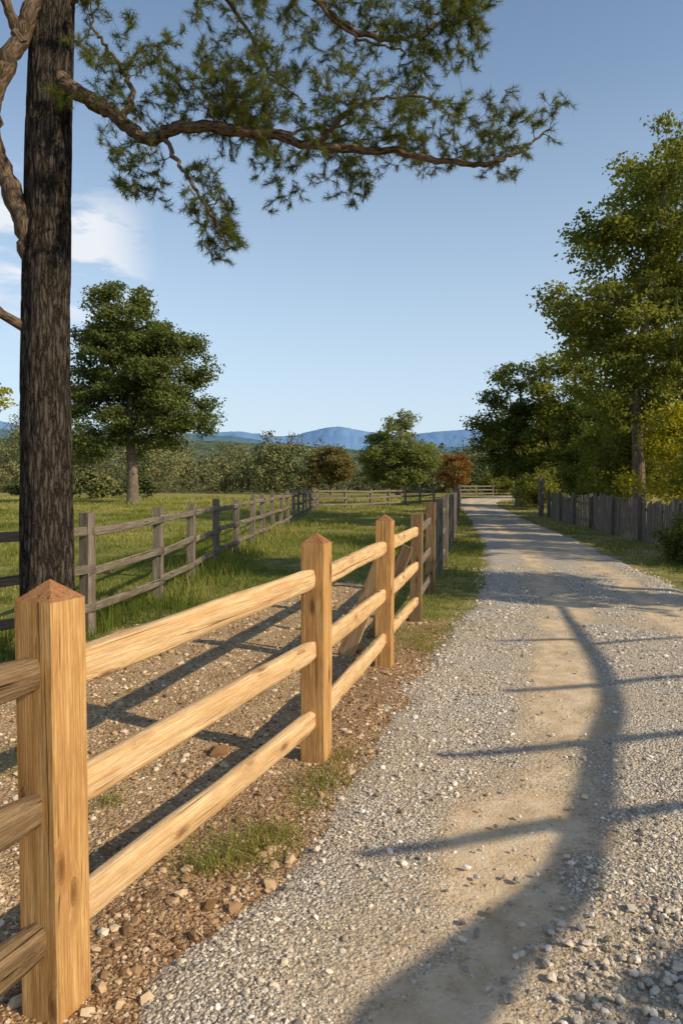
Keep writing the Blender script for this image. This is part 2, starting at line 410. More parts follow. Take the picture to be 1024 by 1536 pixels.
u, w = road_u(x, y); D, RD = dirt_fields(x, y)
offroad = (u*w < -.02) | ((u-1)*w > .1)
pr = np.where(u > .5, np.clip(.85-.9*D, 0, 1), np.clip(1-1.5*D, 0, 1))*np.clip(.75+1.9*fbm(x*.9, y*.9, 3), .1, 1)
k = offroad & (rng.random(N) < pr) & ~((y > 58) & (x > 8))
x, y = x[k], y[k]; u, w = road_u(x, y)
hh = (.045+.0017*y)*(1+1.6*np.clip(fbm(x*.8+3, y*.8, 3)*2, -.5, 1))
fx = np.interp(y, [5, 7.6, 35], [-3.6, -2.5, -1.6])
hh = hh+.24*np.exp(-((x-fx)/.7)**2)*sstep(45, 15, y)*rng.random(len(x))*np.clip(1+3*fbm(x*1.5, y*1.5, 2), .1, 2)
hh = np.where(u > .5, hh*.7, hh)
hh *= rng.uniform(.5, 1.3, len(x))
rn = np.clip(.42+1.5*fbm(x*.5, y*.5, 3)+rng.normal(0, .2, len(x))+.28*sstep(12, 45, y), 0, 1)
blades('grass', x, y, hh, .0035+.0009*y, rn)
tx, ty, th, trn = [], [], [], []
for cx, cy, r, n in [(-.43,2.96,.12,600),(-.30,3.08,.08,260),(-.55,2.86,.07,200),(-.10,3.62,.09,300),(-.16,3.4,.06,150),(.02,4.0,.06,130),(.86,6.6,.14,400),(.72,7.0,.15,350),(.55,7.4,.15,300),(-1.17,3.4,.05,110),(1.1,7.4,.25,500),(-.05,3.8,.07,110),(.35,6.6,.1,200),(-.62,5.3,.08,100),(-1.9,3.9,.2,300)]:
    tx.append(rng.normal(cx, r, n)); ty.append(rng.normal(cy, r*.9, n)); th.append(rng.uniform(.02, .095, n)*(.6+r*3)); trn.append(np.clip(rng.normal(.6, .22, n), 0, 1))
tx, ty, th, trn = map(np.concatenate, (tx, ty, th, trn))
blades('grass_tufts', tx, ty, th, np.full(len(tx), .0038), trn, lean=.8)

# ---------------------------------------------------------------- fences
def sqring(b=.07, k=4):
    pts = []
    c = [(1, -1), (1, 1), (-1, 1), (-1, -1)]
    for q in range(4):
        a = np.array(c[q], float); nx = np.array(c[(q+1) % 4], float); dirv = (nx-a)/2
        for tq in np.linspace(0, 1, k, endpoint=False): pts.append(a+dirv*(b+(2-2*b)*tq))
        pts.append(a+dirv*(2-b))
    return np.array(pts)*.5
def roundring(n=16, e=3.6):
    a = np.linspace(0, 2*np.pi, n, endpoint=False); c, s = np.cos(a), np.sin(a)
    return np.stack([np.sign(c)*np.abs(c)**(2/e), np.sign(s)*np.abs(s)**(2/e)], -1)*.5
def beam(p0, p1, w, h, ring, side=None, n=14, jit=.03, ends=None, apex=0.):
    p0 = np.array(p0, float); p1 = np.array(p1, float); L = np.linalg.norm(p1-p0); T = (p1-p0)/L
    side = np.cross(T, [0, 0, 1.]) if side is None else np.array(side, float); side = side-np.dot(side, T)*T; side /= np.linalg.norm(side)
    up = np.cross(side, T)
    s = np.linspace(0, 1, n); sc = np.ones(n)
    o = rng.uniform(0, 200)
    if ends is not None: sc = sc*(1-ends*(sstep(.09, .02, s)+sstep(.91, .98, s)))
    wob = .35*jit*h*np.stack([fbm(s*L*1.2+o, s*0+1, 3), fbm(s*L*1.2+o, s*0+9, 3)], -1)*4
    if apex: s = np.r_[s, 1, 1+apex/L]; sc = np.r_[sc, 1., .03]; wob = np.vstack([wob, wob[-1:], wob[-1:]]); s[-2] = 1.0005
    m = len(s); k = len(ring)
    tn = np.arange(k)*.55
    rr = 1+jit*4*np.array([fbm(np.full(k, si*L*1.5+o), np.abs(tn-k*.275)+o, 3) for si in s])
    a = ring[None, :, 0]*w*sc[:, None]*rr+wob[:, :1]; b = ring[None, :, 1]*h*sc[:, None]*rr+wob[:, 1:]
    P = p0+T*(s*L)[:, None, None]+a[..., None]*side+b[..., None]*up
    gc = np.stack([np.broadcast_to((s*L)[:, None], a.shape), a, b], -1)+np.array([o, o*.37, o*.71])
    i = np.arange(m-1)[:, None]*k; j = np.arange(k)[None]; j2 = (j+1) % k
    F = np.stack([i+j, i+j2, i+k+j2, i+k+j], -1).reshape(-1, 4)
    return P.reshape(-1, 3), [F, np.arange(k)[None, ::-1], (m-1)*k+np.arange(k)[None]], gc.reshape(-1, 3)
SQ = sqring(); RD_ = roundring()
def one(name, mat, args, parent, smooth=False, **kw):
    V, F, g = beam(*args, **kw); b = Batch(); b.add(V, F, gc=g); return b.make(name, mat, smooth, parent)

fence = empty('wooden_fence')
posts = [(-1.62, .12), (-.87, 2.08), (-.145, 4.0), (.375, 6.04), (.86, 8.0)]
q = [.86, 8.0]
while q[1] < 88:
    sl = np.interp(q[1], [8, 20, 90], [.205, .178, .165]); q = [q[0]+2*sl, q[1]+2.]; posts.append(tuple(q))
pd = np.array(posts); dr = np.gradient(pd, axis=0); dr /= np.linalg.norm(dr, axis=1)[:, None]
far_b = Batch(); RH = (1.04, .635, .24)
for k, (px_, py_) in enumerate(posts):
    sd = (dr[k][1], -dr[k][0], 0)
    if k < 4:
        hh = [1.25, 1.25, 1.25, 1.26][k]; pw = .142
        V, F, g = beam((px_, py_, -.15), (px_, py_, hh), pw, pw, SQ, side=sd, n=24, jit=.014, apex=.058)
        nk = len(SQ); nq = len(F[0]); mi = np.zeros(nq+2, int); mi[nq-nk:nq] = 1; mi[-1] = 1
        mesh_np('post_%d' % k, V, F, [new_wood, endwood], {'gc': g}, False, fence, mi)
    else:
        lean = rng.normal(0, .012, 2); hh = 1.27+rng.normal(0, .025)
        mt = brown_wood if k in (4, 5) else gray_wood
        V, F, g = beam((px_, py_, -.1), (px_+lean[0], py_+lean[1], hh), .135, .135, SQ, side=sd, n=8, jit=.03)
        if k < 6: b = Batch(); b.add(V, F, gc=g); b.make('post_%d' % k, mt, False, fence)
        else: far_b.add(V, F, gc=g)
far_r = Batch()
for k in range(len(posts)-1):
    a, c = pd[k], pd[k+1]
    for ri, zz in enumerate(RH):
        j1, j2 = rng.normal(0, .008, 2)
        h_ = .115 if k < 4 else .10
        V, F, g = beam((a[0], a[1], zz+j1), (c[0], c[1], zz+j2), .062 if k < 4 else .04, h_*(1+rng.normal(0, .04)), RD_, n=40 if k < 4 else 8, jit=.075, ends=.16)
        if k < 4:
            b = Batch(); b.add(V, F, gc=g); b.make('rail_%d_%d' % (k, ri), brown_wood if k == 0 else rail_wood, True, fence)  # nearest rails take the brown wood, their shade put into the colour
        else: far_r.add(V, F, gc=g)
far_b.make('far_posts', gray_wood, False, fence); far_r.make('far_rails', gray_wood, True, fence)
one('brace_plank', rail_wood, ((.02, 6.42, -.05), (.36, 6.22, .88), .035, .15, SQ), fence, side=(.35, .93, 0), n=10, jit=.02)
one('brace_rail', brown_wood, ((.30, 7.1, -.05), (.66, 7.0, .95), .05, .12, SQ), fence, side=(.35, .93, 0), n=10, jit=.03)

def rail_fence(name, pts, spacing, hp, rails, mat, wp=.115, rw=.035, rh=.095, n=8):
    par = empty(name); P = np.array(pts, float); s = arc(P); ss = np.arange(0, s[-1], spacing)
    Q = np.stack([np.interp(ss, s, P[:, k]) for k in (0, 1)], -1)
    bp, br = Batch(), Batch(); dq = np.gradient(Q, axis=0); dq /= np.linalg.norm(dq, axis=1)[:, None]
    for k, (a, d) in enumerate(zip(Q, dq)):
        z0 = float(gz(a[0], a[1])); ln = rng.normal(0, .02, 2)
        V, F, g = beam((a[0], a[1], z0-.12), (a[0]+ln[0], a[1]+ln[1], z0+hp+rng.normal(0, .025)), wp, wp, SQ, side=(d[1], -d[0], 0), n=n, jit=.03); bp.add(V, F, gc=g)
        if k < len(Q)-1:
            b = Q[k+1]; z1 = float(gz(b[0], b[1])); sd = np.array([d[1], -d[0]])*(wp*.5+.005)
            for zz in rails:
                j = rng.normal(0, .018, 2); V, F, g = beam((a[0]+sd[0]-d[0]*.05, a[1]+sd[1]-d[1]*.05, z0+zz+j[0]), (b[0]+sd[0]+d[0]*.05, b[1]+sd[1]+d[1]*.05, z1+zz+j[1]), rw, rh, RD_, n=n, jit=.04); br.add(V, F, gc=g)
    bp.make('posts', mat, False, par); br.make('rails', mat, True, par)
rail_fence('weathered_fence', [(-5.5, 1.9), (-3.42, 5.85), (-2.44, 7.62), (-2.42, 12), (-2.2, 18), (-1.6, 35), (-1.45, 40)], 2.02, 1.25, (1.08, .68, .29), gray_wood)
rail_fence('weathered_fence', [(-1.4, 40.2), (1.5, 42.5), (4, 46), (7.0, 50.5)], 2.1, 1.15, (1.0, .62, .25), gray_wood, wp=.12, rh=.12)
rail_fence('weathered_fence', [(13, 78), (19, 81), (28, 84)], 2.4, 1.2, (1.05, .65, .25), gray_wood, wp=.15, rh=.14)

bf = empty('board_fence'); b = Batch(); P = np.array([(7.6, 11.5), (7.75, 14), (7.95, 18), (8.5, 24.5), (9.15, 31)]); s = arc(P)
for k, q in enumerate(np.arange(0, s[-1], .145)):
    a = np.array([np.interp(q, s, P[:, i]) for i in (0, 1)]); d = np.array([np.interp(q+.1, s, P[:, i]) for i in (0, 1)])-a; d /= np.linalg.norm(d)+1e-9
    z0 = float(gz(a[0], a[1])); hh = 1.1+rng.normal(0, .045)+.04*math.sin(q*.7)
    V, F, g = beam((a[0], a[1], z0-.05), (a[0]+rng.normal(0, .015), a[1]+rng.normal(0, .015), z0+hh), .125, .022, SQ, side=(d[0], d[1], 0), n=5, jit=.03); b.add(V, F, gc=g)
b.make('boards', gray_wood, False, bf)
b = Batch()
for q in np.arange(0, s[-1], 2.4):
    a = np.array([np.interp(q, s, P[:, i]) for i in (0, 1)])
    V, F, g = beam((a[0]-.07, a[1], -.1), (a[0]-.07, a[1], 1.2), .1, .1, SQ, side=(1, 0, 0), n=5, jit=.03); b.add(V, F, gc=g)
V, F, g = beam((9.0, 31.6, -.1), (9.0, 31.6, 1.75), .2, .2, SQ, side=(1, 0, 0), n=5, jit=.03); b.add(V, F, gc=g)
for zz in (.3, .85):
    for a, c in zip(P[:-1], P[1:]):
        V, F, g = beam((a[0]+.04, a[1], zz), (c[0]+.04, c[1], zz), .035, .08, SQ, n=6); b.add(V, F, gc=g)
b.make('posts', gray_wood, False, bf)

# ---------------------------------------------------------------- trees
def grow(nodes, radii, targets, step, rtip, kr=.012, sag=.0, wig=.12, rcap=.6, rg=rng):
    NA = np.array(nodes); radii = list(radii)
    d0 = np.array([np.min(((NA-t)**2).sum(1)) for t in targets]); order = np.argsort(d0)
    cap = len(NA)+len(targets)*12; buf = np.empty((cap, 3)); buf[:len(NA)] = NA; rb = np.empty(cap); rb[:len(NA)] = radii; c = len(NA)
    tw = []
    for o in order:
        t = targets[o]; dd = ((buf[:c]-t)**2).sum(1); ix = int(np.argmin(dd)); L = math.sqrt(dd[ix])
        if L < .02: continue
        n = int(np.clip(L/step, 2, 10)); f = np.linspace(0, 1, n+1)[:, None]; p0 = buf[ix]
        off = rg.normal(0, wig*L, 3)*np.sin(f*np.pi)+rg.normal(0, wig*L*.3, (n+1, 3))*np.sin(f*np.pi)
        pts = p0+(t-p0)*f+off; pts[:, 2] += sag*L*np.sin(f[:, 0]*np.pi)
        r0 = min(rb[ix]*rcap, rtip+kr*L); rr = r0+(rtip-r0)*f[:, 0]
        tw.append((pts, rr)); buf[c:c+n] = pts[1:]; rb[c:c+n] = rr[1:]; c += n
    return tw
def leaves(C, size, rg, up=.35):
    n = len(C); N = rg.normal(size=(n, 3)); N[:, 2] = np.abs(N[:, 2])+up; N /= np.linalg.norm(N, axis=1)[:, None]
    a = np.cross(N, rg.normal(size=(n, 3))); a /= np.linalg.norm(a, axis=1)[:, None]; b = np.cross(N, a)
    s = (size*rg.uniform(.6, 1.3, n))[:, None]; a = a*s*.55; b = b*s*.34
    V = np.stack([C-a, C-a*.1+b, C+a, C-a*.1-b], 1).reshape(-1, 3)
    return V, np.arange(4*n).reshape(-1, 4)
def tree(name, base, trunk, tr, lobes, nclump, nleaf, csize, lsize, lmat, bmat=dec_bark, seed=1, flat=.6, shell=.55):
    rg = np.random.default_rng(seed); par = empty(name)
    T = spline(np.array(trunk, float)+np.array([base[0], base[1], 0]), 8); n = len(T); R = np.linspace(tr, tr*.25, n); R[0] *= 1.5; R[1] *= 1.2
    b = Batch(); V, F, g = tube(T, R, 12); b.add(V, F, gc=g)
    wts = np.array([l[3]*l[4]*l[5] for l in lobes])**(.75); wts /= wts.sum()
    pick = rg.choice(len(lobes), nclump, p=wts); lb = np.array(lobes, float)[pick]
    d = rg.normal(size=(nclump, 3)); d /= np.linalg.norm(d, axis=1)[:, None]; rr = (shell+(1-shell)*rg.random(nclump))[:, None]
    C = lb[:, :3]+d*rr*lb[:, 3:6]+np.array([base[0], base[1], 0])
    st = int(n*.35)
    tw = grow(T[st:], R[st:], C, .4 if lsize < .2 else .8, .012, kr=.018, sag=.08, wig=.08, rg=rg)
    for P, r in tw:
        V, F, g = tube(P, np.maximum(r, .008), 5); b.add(V, F, gc=g)
    b.make('trunk_and_limbs', bmat, True, par)
    cs = csize*rg.uniform(.55, 1.35, nclump)
    cnt = (nleaf*(cs/csize)**2).astype(int); idx = np.repeat(np.arange(nclump), cnt); k = len(idx)
    q = rg.normal(size=(k, 3)); q /= np.linalg.norm(q, axis=1)[:, None]; q *= (rg.random(k)**.45)[:, None]
    q *= 1+.35*np.sin(q[:, [1, 2, 0]]*7+idx[:, None])
    q[:, 2] *= flat; L = C[idx]+q*cs[idx][:, None]
    V, F = leaves(L, lsize, rg)
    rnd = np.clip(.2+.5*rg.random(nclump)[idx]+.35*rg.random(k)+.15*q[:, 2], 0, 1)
    mesh_np('foliage', V, F, lmat, {'rnd': np.repeat(rnd, 4)}, False, par)
    return par
g_dark = leaf_mat('foliage_dark', (.038, .054, .014), (.075, .10, .024), (.16, .18, .045), .35)
g_mid = leaf_mat('foliage_mid', (.06, .08, .018), (.13, .155, .032), (.28, .28, .065), .4)
g_oak = leaf_mat('foliage_oak', (.042, .062, .02), (.09, .12, .036), (.19, .21, .065), .32)
g_pale = leaf_mat('foliage_pale', (.08, .11, .032), (.15, .18, .055), (.28, .29, .10), .35)
g_yel = leaf_mat('foliage_yellow', (.11, .13, .02), (.26, .26, .032), (.52, .45, .05), .42)
g_org = leaf_mat('foliage_orange', (.12, .06, .02), (.24, .12, .04), (.38, .22, .07), .3)

tree('oak_tree', (-13.7, 46), [(0, 0, -.2), (0, 0, 2.5), (-.2, .1, 5.5), (.2, 0, 9), (.1, 0, 12.5)], .42,
     [(-.4, 0, 11.9, 2.9, 2.8, 2.9), (-1.7, 0, 9.2, 3.2, 3.2, 3.0), (1.9, 0, 9.0, 3.3, 3.2, 3.0), (2.9, 0, 6.5, 2.7, 3, 2.3), (-2.4, 0, 5.2, 2.8, 2.6, 2.4), (.6, 0, 5.4, 2.8, 3, 2.2), (.2, .5, 9, 2.6, 2.6, 3.5)],
     380, 240, .9, .19, g_oak, seed=11, shell=.5, flat=.55)
tree('small_tree', (-11.3, 20), [(0, 0, -.1), (0, 0, 2), (.2, 0, 4), (.2, 0, 5)], .12, [(.45, 0, 4.2, 1.5, 1.2, .55)], 26, 110, .3, .11, g_yel, seed=4)
tree('maple_tree', (5.3, 66), [(0, 0, -.2), (0, 0, 2), (.2, 0, 5), (0, 0, 7.3)], .28,
     [(0, 0, 6.3, 1.5, 1.8, 2.0), (-.3, 0, 5.2, 2.3, 2.2, 2.0), (-1.3, 0, 3.8, 2.3, 2.4, 2.4), (1.6, 0, 3.6, 2.4, 2.4, 2.3), (0, 0, 3.2, 3.2, 3, 2.2)], 230, 180, .75, .19, g_pale, seed=15)
tree('maple_tree', (13.2, 82), [(0, 0, -.2), (0, 0, 2), (.1, 0, 4)], .15, [(0, 0, 2.9, 1.9, 1.8, 2.0)], 50, 160, .6, .2, g_org, seed=6)
tree('olive_tree', (-1.2, 84), [(0, 0, -.2), (0, 0, 2), (.2, 0, 5)], .2, [(0, 0, 3.4, 2.5, 2.4, 2.5), (-1.8, 0, 2.2, 1.8, 2, 1.8)], 80, 190, .8, .24, leaf_mat('foliage_brown', (.09, .08, .03), (.16, .135, .05), (.27, .22, .09), .3), seed=8)
tree('sycamore_tree', (9.6, 22.5), [(0, 0, -.2), (-.1, 0, 2.5), (-.2, .1, 5), (.3, 0, 8), (.6, 0, 11)], .22,
     [(1.5, 0, 11.0, 2.5, 2.6, 2.2), (-.8, 0, 9.3, 1.7, 2.0, 1.3), (1.4, 0, 8.3, 3.2, 2.6, 2.2), (-2.4, 0, 7.2, 1.5, 1.6, .8), (-1.3, 0, 6.2, 2.0, 2, 1.2), (1.6, 0, 5.6, 2.8, 2.4, 2.2), (-.6, 0, 4.2, 1.9, 2, 1.3)],
     370, 140, .5, .125, g_mid, seed=21, shell=.35, flat=.55)
tree('sycamore_tree', (13.0, 26), [(0, 0, -.2), (0, 0, 3), (-.2, .1, 6), (.3, 0, 9), (0, 0, 12)], .3,
     [(-.2, 0, 10.8, 3.2, 3, 3.4), (-1.5, 0, 7, 3, 3, 2.6), (.6, 0, 4.6, 3.6, 3, 2.8)], 240, 150, .7, .17, g_mid, seed=22)
tree('elm_tree', (11.4, 45), [(0, 0, -.2), (0, 0, 2.5), (.1, .1, 5), (0, 0, 7.5)], .26,
     [(-.4, 0, 7.4, 1.7, 2, 1.8), (-1.3, 0, 4.7, 1.9, 2, 2.0), (1.3, 0, 5.0, 2.2, 2.2, 2.4), (0, 0, 3.2, 2.8, 2.4, 1.6)], 170, 200, .7, .17, g_dark, seed=31)
tree('elm_tree', (14.2, 43), [(0, 0, -.2), (0, 0, 2.5), (.1, .1, 5), (0, 0, 8)], .26,
     [(-.6, 0, 7.2, 2.4, 2, 2.4), (.5, 0, 4, 3.2, 2.4, 2.6), (-1, 0, 2.4, 2.6, 2.4, 1.6)], 170, 200, .75, .18, g_mid, seed=32)
tree('elm_tree', (11.9, 33), [(0, 0, -.2), (0, 0, 2), (.1, .1, 4), (0, 0, 5)], .18,
     [(0, 0, 4.0, 2.0, 2.2, 2.5), (.6, 0, 1.9, 2.2, 2.4, 1.5)], 120, 190, .6, .15, g_dark, seed=33)
tree('elm_tree', (16.5, 66), [(0, 0, -.2), (0, 0, 2.5), (.1, .1, 5), (0, 0, 7)], .24, [(0, 0, 5.5, 3.2, 3, 3.6), (2.4, 0, 3.5, 3, 3, 2.6)], 100, 190, .9, .23, g_dark, seed=34)
def bush(name, base, lobes, nc, nl, cs, ls, mt, seed):
    return tree(name, base, [(0, 0, -.1), (0, 0, .3), (.05, 0, .6)], .03, lobes, nc, nl, cs, ls, mt, seed=seed, shell=.3, flat=.8)
bush('shrub', (9.6, 17.5), [(0, 0, 1.7, 1.5, 1.3, 1.5), (.6, 0, 3.4, 1.4, 1.2, 1.3)], 110, 140, .38, .1, g_mid, 41)
bush('shrub', (10.1, 20.5), [(0, 0, 1.6, 1.7, 1.3, 1.5), (0, 0, 3.0, 1.3, 1.2, .9)], 90, 140, .4, .1, g_yel, 42)
bush('shrub', (10.2, 25.5), [(0, 0, 1.6, 1.6, 1.5, 1.6), (.3, 0, 3.2, 1.4, 1.2, 1.3)], 90, 140, .42, .12, g_mid, 43)
bush('shrub', (10.9, 29.5), [(0, 0, 1.5, 1.6, 1.5, 1.6), (.2, 0, 3.0, 1.3, 1.2, 1.2)], 80, 140, .45, .12, g_mid, 44)
bush('shrub', (6.75, 13.2), [(0, 0, .45, .75, .7, .55)], 60, 150, .2, .05, g_dark, 45)
bush('shrub', (13.6, 51), [(0, 0, .6, 1.1, 1.0, .7)], 40, 120, .35, .12, g_pale, 46)
bush('shrub', (11.2, 40), [(0, 0, 1.0, 1.3, 1.3, 1.0)], 50, 140, .45, .13, g_mid, 47)
bush('shrub', (19, 82), [(0, 0, 1.2, 3.5, 2, 1.4)], 60, 140, .7, .22, g_mid, 48)
# trees on the sunny side, outside the photograph, whose shade crosses the road and the paddock
tree('ash_tree', (10.2, 6.2), [(0, 0, -.2), (0, 0, 2.5), (-.1, .1, 5), (.1, 0, 7.5)], .16,
     [(0, 0, 6.2, 1.3, 1.1, 1.7), (-.2, 0, 4.4, 1.5, 1.0, 1.2)], 46, 90, .42, .14, g_mid, seed=51, shell=.3)
tree('ash_tree', (13.0, 5.6), [(0, 0, -.2), (0, 0, 3.5), (-.1, .1, 7), (.1, 0, 10.5)], .22,
     [(0, 0, 10.2, 1.7, 1.5, 2.4), (-.2, 0, 7.5, 1.2, 1.2, 1.0)], 100, 110, .5, .16, g_mid, seed=52, shell=.3)
tree('ash_tree', (17.5, 9.5), [(0, 0, -.2), (0, 0, 3.5), (-.1, .1, 7), (.1, 0, 11)], .22,
     [(0, 0, 10.8, 2.6, 2.2, 2.6), (-.2, 0, 7.5, 2.2, 2.0, 1.4)], 110, 100, .55, .17, g_mid, seed=53, shell=.3)

# forest belt beyond the field: one mesh
rg = np.random.default_rng(77); cc = []; ss = []; cr = []
def ftree(x, y, h, w):
    n = int(16+h*3.0); d = rg.normal(size=(n, 3)); d /= np.linalg.norm(d, axis=1)[:, None]
    r = (.45+.55*rg.random(n))[:, None]; tap = 1-.35*np.clip(d[:, 2:3]*r, 0, 1)
    c = np.array([x, y, h*.52+float(gz(x, y))])+d*r*np.array([w*.5, w*.5, h*.47])*np.c_[tap, tap, np.ones(n)]
    cc.append(c); ss.append(np.full(n, max(w, h)*.11)*rg.uniform(.6, 1.4, n)); cr.append(np.clip(rg.random()*.7+rg.random(n)*.2, 0, 1))
for k in range(430):
    y = rg.uniform(105, 300); tx_ = rg.uniform(-.72, .2); x = tx_*y
    h = rg.uniform(5.0, 10.5)*(1+.4*float(fbm(x*.03+3, y*.02, 2)))*np.interp(tx_, [-.5, -.25, -.1, .2], [1.3, 1.15, .8, .8])*(1+y/750); ftree(x, y, h, h*rg.uniform(.6, 1.2))
for k in range(16):
    y = rg.uniform(82, 105); x = rg.uniform(-.65, -.05)*y; h = rg.choice([2.0, 4.6, 6.5, 8.]); ftree(x, y, h, h*rg.uniform(.8, 1.3))
for k in range(8):
    y = rg.uniform(56, 70); x = rg.uniform(-.5, -.22)*y; h = rg.uniform(1.0, 2.6); ftree(x, y, h, h*rg.uniform(1.2, 2.2))
for k in range(46):
    y = rg.uniform(90, 130); x = rg.uniform(.12, .5)*y; h = rg.uniform(5, 8); ftree(x, y, h, h*rg.uniform(.8, 1.2))
C = np.concatenate(cc); S = np.concatenate(ss); CR = np.concatenate(cr)
n = 32; idx = np.repeat(np.arange(len(C)), n); q = rg.normal(size=(len(idx), 3)); q /= np.linalg.norm(q, axis=1)[:, None]; q *= (rg.random(len(idx))**.4)[:, None]
V, F = leaves(C[idx]+q*S[idx][:, None]*np.array([1, 1, .8]), .32, rg)
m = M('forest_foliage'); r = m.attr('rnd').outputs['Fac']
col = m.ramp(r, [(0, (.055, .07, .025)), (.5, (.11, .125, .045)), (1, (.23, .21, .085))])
col = m.mix(m.dist_fac(60, 380, .5), col, (.16, .20, .19))  # distance haze mixed into the leaf colour
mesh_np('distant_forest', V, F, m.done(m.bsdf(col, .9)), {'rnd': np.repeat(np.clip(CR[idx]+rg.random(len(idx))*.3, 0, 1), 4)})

# hills and mountains; aerial haze is put into their bluish base colours
def ridge(name, R, depth, prof, col1, col2, nscale, lump, rows=26, da=.12, tree_tex=None):
    a = np.radians(np.arange(-66, 66, da)); pt = np.array(prof)
    el = np.interp(np.tan(a), pt[:, 0], pt[:, 1])
    k = np.hanning(9); k /= k.sum(); el = np.convolve(np.pad(el, 4, 'edge'), k, 'valid')
    f = np.linspace(0, 1, rows); A, Fr = np.meshgrid(a, f); RR = R-depth+depth*Fr
    Hh = (el*R*np.cos(a))[None]*np.sin(Fr*np.pi/2)**1.1
    X = RR*np.sin(A); Y = RR*np.cos(A)
    Hh = Hh*(1+.25*fbm(X*nscale, Y*nscale, 4)*(1-Fr*.7))+lump*(fbm(A*R/lump/3., Fr*40, 3))-3*(1-Fr)
    nc = len(a); i = np.arange(rows-1)[:, None]*nc; j = np.arange(nc-1)[None]
    F = np.stack([i+j, i+j+1, i+nc+j+1, i+nc+j], -1).reshape(-1, 4)
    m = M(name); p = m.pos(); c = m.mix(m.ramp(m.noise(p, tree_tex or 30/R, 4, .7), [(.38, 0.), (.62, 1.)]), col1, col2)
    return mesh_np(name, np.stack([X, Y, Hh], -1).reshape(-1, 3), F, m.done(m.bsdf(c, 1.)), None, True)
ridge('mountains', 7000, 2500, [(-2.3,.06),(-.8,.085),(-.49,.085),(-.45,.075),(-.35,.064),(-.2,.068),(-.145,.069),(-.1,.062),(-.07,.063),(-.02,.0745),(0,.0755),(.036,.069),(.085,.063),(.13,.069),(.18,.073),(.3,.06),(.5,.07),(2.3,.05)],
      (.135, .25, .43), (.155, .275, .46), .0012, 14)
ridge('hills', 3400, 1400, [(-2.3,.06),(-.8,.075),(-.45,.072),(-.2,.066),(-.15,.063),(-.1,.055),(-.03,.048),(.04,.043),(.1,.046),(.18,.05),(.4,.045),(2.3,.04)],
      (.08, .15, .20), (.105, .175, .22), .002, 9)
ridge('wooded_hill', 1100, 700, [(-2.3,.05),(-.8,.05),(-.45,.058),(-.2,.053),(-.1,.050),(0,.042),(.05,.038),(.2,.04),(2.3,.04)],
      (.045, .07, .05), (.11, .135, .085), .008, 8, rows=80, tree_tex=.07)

# ---------------------------------------------------------------- foreground pine
pine = empty('pine_tree'); rg = np.random.default_rng(5)
def px(x, y, d):  # design sheet (paper units) -> metres in the tree's own plane
    return ((x-512)/1050*6.0, d, 1.6+(722-y)/1050*6.0)
trunk = spline([(-2.53, 6.0, -.25), (-2.53, 6, .4), (-2.52, 6, 1.6), (-2.5, 6.0, 3.0), (-2.46, 6.02, 4.4), (-2.42, 6.05, 5.6), (-2.38, 6.1, 7.0), (-2.3, 6.2, 9.0)], 44)
n = len(trunk); zz = trunk[:, 2]
R = np.interp(zz, [-.25, .1, .5, 1.5, 3.5, 5.6, 9], [.30, .25, .215, .20, .185, .165, .07])
T, Nn, B = frames(trunk); ns = 120; a = np.linspace(0, 2*np.pi, ns, endpoint=False)
A2, Z2 = np.meshgrid(a, zz)
f1 = fbm(8+2.2*np.cos(A2), 40+2.2*np.sin(A2)+Z2*.9, 3)
fa = fbm(20+9*np.cos(A2)+.5*np.sin(Z2*5), 60+Z2*1.4+0*A2, 3); fb = fbm(90+9*np.sin(A2)+.5*np.cos(Z2*4), 10+Z2*1.4, 3)
ridg = np.minimum(np.abs(fa)+.02, np.abs(fb)+.02)
RRR = R[:, None]*(1+.12*f1)+.12*np.minimum(ridg, .12)-.006
V = trunk[:, None]+RRR[..., None]*(np.cos(A2)[..., None]*Nn[:, None]+np.sin(A2)[..., None]*B[:, None])
i = np.arange(n-1)[:, None]*ns; j = np.arange(ns)[None]; j2 = (j+1) % ns
F = np.stack([i+j, i+j2, i+ns+j2, i+ns+j], -1).reshape(-1, 4)
gc = np.stack([Z2, .2*np.cos(A2), .2*np.sin(A2)], -1).reshape(-1, 3)
mesh_np('trunk', V.reshape(-1, 3), F, pine_bark, {'gc': gc}, True, pine)
